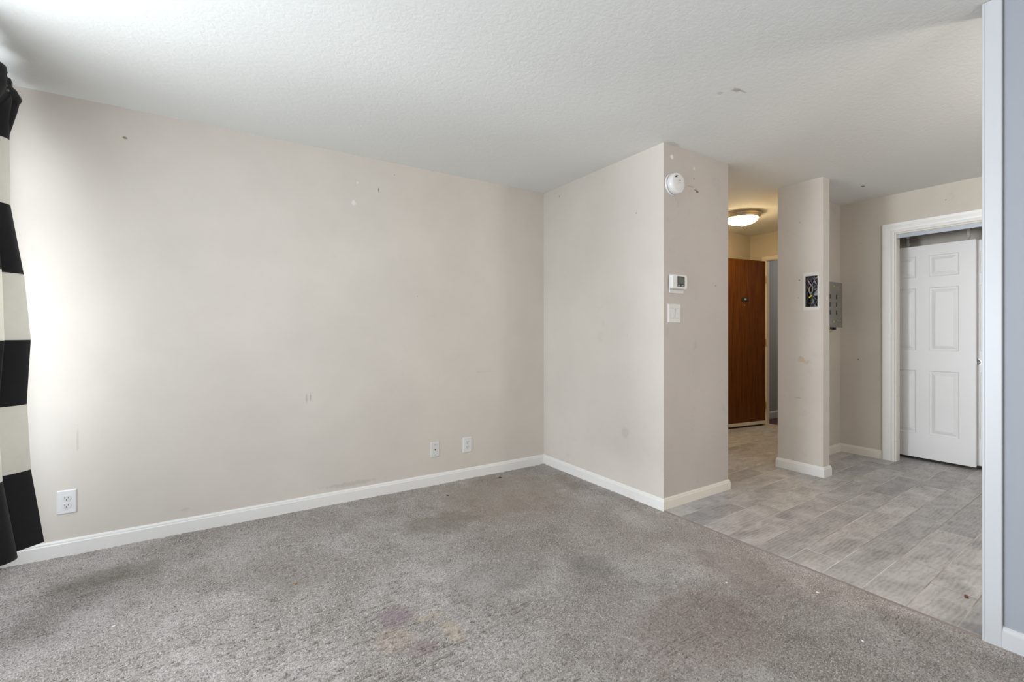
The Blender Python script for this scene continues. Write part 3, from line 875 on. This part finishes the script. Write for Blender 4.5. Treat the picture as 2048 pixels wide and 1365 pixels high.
# ------------------------------------------------------------------ ceiling light in the entry
e = empty('ceiling_light', (4.684, 2.773, H), 0, 'lit frosted dome ceiling light with a nickel rim in the entry', 'ceiling light')
G().lathe([(0.0, 0), (0.200, 0), (0.202, -0.006), (0.196, -0.012), (0.188, -0.014), (0.184, -0.028), (0.176, -0.034), (0.173, -0.046), (0.166, -0.054), (0.158, -0.055), (0.154, -0.050)], (0, 0, 0), 'z', 64, cap1=False).build('rim', m_steel, e, smooth=True)
dome = [(0.155, -0.048)]
for k in range(1, 12):
    a = PI / 2 * k / 12
    dome.append((0.154 * math.cos(a) ** 0.85, -0.050 - 0.068 * math.sin(a)))
dome.append((0.0, -0.1185))
G().lathe(dome, (0, 0, 0), 'z', 64, cap0=False).build('glass_dome', m_lit, e, smooth=True)
G().lathe([(0.004, -0.114), (0.014, -0.119), (0.015, -0.124), (0.009, -0.128), (0.010, -0.133), (0.006, -0.139), (0.0, -0.141)], (0, 0, 0), 'z', 24).build('finial', m_steel, e, smooth=True)

e = empty('ceiling_light', (3.3, -0.4, H), 0, 'unseen white hanging light in the kitchen on the right, added for fill light', 'ceiling light')  # unseen fixture added round the kitchen fill light
G().lathe([(0.0, 0), (0.060, 0), (0.060, -0.02), (0.008, -0.03), (0.008, -0.24), (0.05, -0.26), (0.142, -0.275)], (0, 0, 0), 'z', 48, cap1=False).build('rim', m_steel, e, smooth=True)
G().lathe([(0.137, -0.272), (0.130, -0.29), (0.105, -0.305), (0.06, -0.312), (0.0, -0.315)], (0, 0, 0), 'z', 48, cap0=False).build('glass_dome', m_lit2, e, smooth=True)

# ------------------------------------------------------------------ entrance door (opened inwards)
hx, hy = 5.856, 3.158
ang = math.atan2(3.271 - 3.165, 5.215 - 5.862)
e = empty('door_1', (hx, hy, 0), ang, 'dark mahogany entrance door standing open with a small plate', None, None, 'structure')
# local +x runs along the leaf away from the hinge; local +y points to the camera side (rotated almost 180 degrees)
G().box(0.0, 0.86, -0.042, 0.0, 0.062, 2.085).build('door_leaf', m_wood, e, bevel=0.0015)
G().box(0.003, 0.857, -0.036, 0.003, 0.020, 0.060).build('weather_strip', m_trimcream, e, bevel=0.003)
G().box(-0.004, 0.0, -0.040, -0.001, 0.064, 2.083).build('door_edge', m_trimcream, e)
for z in (0.25, 1.05, 1.85):
    G().lathe([(0.006, z - 0.045), (0.006, z + 0.045)], (-0.004, 0.004, 0), 'z', 12).build('hinge', m_brass, e)
pl = G().prism_y(rounded(0.125, 0.052, 0.008, 4), 0.0, 0.005).build('number_plate', m_black, e, loc=(0.362, 0, 1.59))
G().box(-0.018, 0.018, 0.005, 0.0062, -0.011, 0.011).build('plate_mark', m_grey, pl, bevel=0.0004)
g = G(); g.lathe([(0.012, -0.0), (0.012, -0.004), (0.006, -0.006)], (0.372, 0, 1.517), 'y', 18).build('peephole', m_brass, e)
k_ = G().lathe([(0.033, 0), (0.033, -0.006), (0.014, -0.012), (0.012, -0.030), (0.026, -0.040), (0.029, -0.055), (0.020, -0.064), (0.0, -0.066)], (0.80, 0, 0.98), 'y', 28).build('door_knob', m_brass, e, smooth=True)

# ------------------------------------------------------------------ closet sliding doors
def sliding_door(name, x, y_hi, width, z0, z1, label, pull=None):
    """face at x looking to -X; y_hi is the left edge seen from the room"""
    e = empty(name, (x, y_hi, z0), 0, label, None, None, 'structure')
    hh_ = z1 - z0
    W = width
    st = 0.104; ms = 0.092; pw = (W - 2 * st - ms) / 2
    rows_ = [(0.222, 0.802), (0.986, 1.556), (1.656, 1.848)]
    sc = hh_ / 1.945
    rows_ = [(a * sc, b * sc) for a, b in rows_]
    cols = [(st, st + pw), (st + pw + ms, st + 2 * pw + ms)]
    T, rec = 0.035, 0.009
    g = G()
    holes = [(-b, -a, c_, d2) for a, b in cols for c_, d2 in rows_]
    wall_x(g, 0.0, rec + 0.001, -W, 0, 0, hh_, holes)
    g.box(rec, T, -W, 0, 0, hh_)
    g.build('door_leaf', m_door, e)
    for a, b in cols:
        for c_, d2 in rows_:
            g = G()
            prof = [(0.0, 0.0005), (0.004, 0.007), (0.010, 0.0085), (0.016, 0.0085), (0.020, 0.0068), (0.040, 0.0012), (0.046, 0.0006)]
            rr = []
            for i_, dx in prof:
                rr.append([g.bm.verts.new(p) for p in ((dx, -a - i_, c_ + i_), (dx, -b + i_, c_ + i_), (dx, -b + i_, d2 - i_), (dx, -a - i_, d2 - i_))])
            for p, q_ in zip(rr, rr[1:]):
                for k in range(4): g.bm.faces.new((p[k], p[(k + 1) % 4], q_[(k + 1) % 4], q_[k]))
            g.bm.faces.new(rr[-1])
            g.build('panel', m_door, e)
    for yy in ((-0.235, -0.645) if name == 'door_2' else (-0.15, -0.60)):
        g = G()
        g.box(0.012, 0.016, yy - 0.03, yy + 0.03, hh_, hh_ + 0.004)
        g.box(0.012, 0.016, yy - 0.016, yy + 0.002, hh_, hh_ + 0.100)
        g.tube([(0.014, yy - 0.006, hh_ + 0.008), (0.014, yy - 0.024, hh_ + 0.036)], 0.004, 8)
        h_ = g.build('roller_hanger', m_galv, e, bevel=0.0008)
        G().lathe([(0.012, -0.004), (0.012, 0.004)], (0.010, yy - 0.006, hh_ + 0.098), 'x', 20).build('wheel', m_plastic2, h_)
    if pull:
        py, pz = pull
        G().lathe([(0.0, 0.0005), (0.012, 0.0005), (0.021, 0.0015), (0.027, 0.004), (0.031, 0.003), (0.032, 0.0)], (0, -py, pz), 'x', 32, cap0=False).build('finger_pull', m_chrome, e, smooth=True)
    return e
sliding_door('door_2', 5.42, 1.845, 0.700, 0.028, 1.972, 'white six-panel sliding closet door standing in front')
sliding_door('door_3', 5.478, 1.235, 0.760, 0.036, 1.972, 'white sliding closet door behind, its round finger pull half hidden', (0.085, 0.885))
e = tag(G().box(XD - 0.001, XD + 0.006, 0.113, 1.615, 2.034, 2.0715).build('closet_track', m_alu, bevel=0.001), 'silver metal track across the top of the closet opening', 'door track')
g = G(); g.box(5.425, 5.428, 0.0, 1.90, 2.075, 2.10); g.box(5.425, 5.51, 0.0, 1.90, 2.10, 2.104); g.box(5.483, 5.486, 0.0, 1.90, 2.075, 2.10)
g.build('rail', m_alu, e)

# ------------------------------------------------------------------ grey metal electrical box on the recessed wall
e = empty('electrical_panel', (4.90, YD, 1.44), 0, 'galvanised metal electrical box with slotted cover beside the pillar', 'electrical box')
G().box(-0.165, 0.165, -0.066, 0, -0.212, 0.212).build('box_body', m_galv, e, bevel=0.002)
cv = G().box(-0.168, 0.168, -0.070, -0.066, -0.214, 0.214).build('cover', m_galv, e, bevel=0.001)
for x in (-0.087, 0.045):
    for z in (0.075, 0.001, -0.074):
        G().box(x - 0.009, x + 0.009, -0.0712, -0.0698, z - 0.021, z + 0.021).build('slot', m_dark, cv)
for x, z in ((-0.016, 0.172), (-0.016, -0.160)):
    G().lathe([(0.010, 0.0698), (0.010, 0.074), (0.006, 0.077)], (x, 0, z), 'y', 18).build('latch', m_brass, cv)
for x, z in ((0.068, 0.145), (0.118, 0.145), (0.068, -0.150), (0.118, -0.150)):
    G().lathe([(0.008, 0.0698), (0.008, 0.072), (0.004, 0.073)], (x, 0, z), 'y', 16).build('screw', m_chrome, cv)
g = G(); g.tube([(-0.05, -0.04, -0.212), (-0.05, -0.04, -0.235), (-0.02, -0.045, -0.245)], 0.014, 12)
g.build('cable_connector', m_brass, e, smooth=True)
for x, l_, r_ in ((0.01, 0.240, 0.012), (0.085, 0.236, 0.016)):
    G().tube([(x, -0.035, -0.212), (x, -0.035, -l_)], r_, 12).build('cable_clamp', m_black, e, smooth=True)
pp = M('bare_yellowed_wallboard', (0.50, 0.36, 0.17), 0.9)
G().box(-0.10, 0.03, -0.012, -0.001, -0.238, -0.213).build('torn_wallboard', pp.m, e, bevel=0.002)

# ------------------------------------------------------------------ open electrical box in the pillar
e = empty('junction_box', (XP, 1.8455, 1.5165), 0, 'open electrical box full of tangled wires in the pillar', 'electrical box')
# painted rim round the hole
g = G(); wall_x(g, -0.003, -0.0002, -0.058, 0.063, -0.157, 0.153, [(-0.0475, 0.0475, -0.1275, 0.1275)])
g.build('plaster_rim', paint('white_patch_plaster', (0.72, 0.71, 0.67), 0.8, 0.5), e)
g = G()
g.box(0.078, 0.080, -0.046, 0.046, -0.126, 0.126)
for a in ((-0.047, -0.0455, -0.126, 0.126), (0.0455, 0.047, -0.126, 0.126), (-0.0455, 0.0455, -0.1272, -0.1257), (-0.0455, 0.0455, 0.1257, 0.1272)):
    g.box(0.004, 0.080, a[0], a[1], a[2], a[3])
g.build('steel_box', M('dark_steel', (0.10, 0.10, 0.10), 0.5, 0.5).m, e)
wires = {'black_wire': (M('black_wire_jacket', (0.03, 0.03, 0.035), 0.4).m, 5), 'grey_wire': (M('grey_wire_jacket', (0.30, 0.32, 0.36), 0.4).m, 7),
         'white_wire': (M('white_wire_jacket', (0.62, 0.64, 0.68), 0.4).m, 4), 'red_wire': (M('dark_red_wire_jacket', (0.16, 0.02, 0.03), 0.4).m, 2)}
rw = random.Random(12)
for nm, (mt, cnt) in wires.items():
    for k in range(cnt):
        y0 = rw.uniform(-0.038, 0.038) if nm != 'white_wire' else rw.uniform(-0.038, -0.005)
        p = []
        z_a, z_b = rw.choice([(0.122, -0.02), (-0.122, 0.03), (0.122, 0.02), (-0.122, -0.02), (0.122, -0.118)])
        x_ = rw.uniform(0.018, 0.065)
        for i in range(9):
            t = i / 8
            p.append((max(0.010, min(0.072, x_ - 0.02 * math.sin(PI * t) + rw.uniform(-.004, .004))),
                      max(-0.040, min(0.040, y0 + 0.022 * math.sin(t * 5 + k * 1.3) + rw.uniform(-.004, .004))), z_a + (z_b - z_a) * t))
        G().tube(p, 0.0042 if nm != 'red_wire' else 0.003, 8).build('wire', mt, e, smooth=True)
G().tube([(0.006, 0.020, -0.050), (0.006, 0.008, -0.040), (0.006, -0.004, -0.030)], [0.0055, 0.0052, 0.0045], 10).build('wire', M('yellow_wire_nut', (0.75, 0.62, 0.02), 0.4).m, e, smooth=True)['label'] = 'short yellow wire end'
G().tube([(0.012, 0.022, 0.006), (0.010, 0.018, 0.026)], 0.005, 10).build('wire', M('orange_wire_nut', (0.50, 0.24, 0.03), 0.4).m, e, smooth=True)['label'] = 'short orange wire end'
for y, z in ((-0.030, 0.022), (-0.030, -0.020), (-0.022, 0.016)):
    G().lathe([(0.006, 0), (0.006, 0.005), (0.003, 0.007)], (0.018, y, z), 'x', 14).build('terminal_screw', m_chrome, e)
G().box(0.020, 0.050, -0.043, -0.012, -0.034, 0.034).build('device_yoke', m_grey, e, bevel=0.002)

# small latch scar on the narrow side of the pillar
g = G(); g.box(XP + 0.045, XP + 0.075, YP1 - 0.0035, YP1 - 0.0002, 1.440, 1.475)
tag(g.build('strike_plate', m_plastic2, bevel=0.001), 'tiny white plate on the narrow side of the pillar', 'plate')

# ------------------------------------------------------------------ debris lying about
def crumb(name, x, y, z, s_, mat, label, cat, seed, flat=0.5):
    r_ = random.Random(seed)
    bm = bmesh.new()
    bmesh.ops.create_icosphere(bm, subdivisions=2, radius=1.0)
    for v_ in bm.verts:
        k = 1 + r_.uniform(-0.28, 0.28)
        v_.co = Vector((v_.co.x * s_[0] * k, v_.co.y * s_[1] * k, v_.co.z * s_[2] * k))
    me_ = bpy.data.meshes.new(name); bm.to_mesh(me_); bm.free(); me_.materials.append(mat)
    o_ = bpy.data.objects.new(name, me_); C.objects.link(o_); o_.location = (x, y, z + s_[2] * 0.6); o_.rotation_euler = (0, 0, r_.uniform(0, 3))
    return tag(o_, label, cat)
m_leaf = M('dry_red_brown_leaf', (0.16, 0.06, 0.045), 0.7).m
m_or = M('orange_crumb', (0.45, 0.20, 0.05), 0.7).m
m_lint = M('white_lint', (0.8, 0.8, 0.78), 0.9).m
m_dk = M('dark_lint', (0.03, 0.025, 0.02), 0.9).m
crumb('leaf_scrap', 2.794, 0.62, 0.0, (0.018, 0.008, 0.0025), m_leaf, 'reddish brown dry leaf scrap on the tile by the white board', 'debris', 1)
crumb('crumb', 0.307, 2.374, ZC, (0.012, 0.004, 0.003), m_or, 'orange crumb on the carpet in front of the long wall', 'debris', 2)
crumb('lint', -0.357, 2.428, ZC, (0.003, 0.007, 0.003), m_lint, 'white lint speck on the carpet below the curtain side', 'debris', 3)
crumb('lint', 2.304, 1.004, ZC, (0.007, 0.004, 0.003), m_lint, 'white lint speck on the carpet near the tile edge, farther of two', 'debris', 4)
crumb('lint', 2.086, 0.753, ZC, (0.008, 0.003, 0.003), m_lint, 'white lint speck on the carpet at the lower right', 'debris', 5)
crumb('lint', 1.945, 3.214, ZC, (0.012, 0.006, 0.004), m_dk, 'dark fluff on the carpet by the far baseboard', 'debris', 6)
crumb('lint', 1.407, 3.066, ZC, (0.013, 0.005, 0.004), m_dk, 'dark fluff on the carpet below the cable plate', 'debris', 7)
crumb('lint', 2.03, 1.278, ZC, (0.005, 0.004, 0.003), m_lint, 'white lint speck on the carpet in front of the stub wall', 'debris', 8)
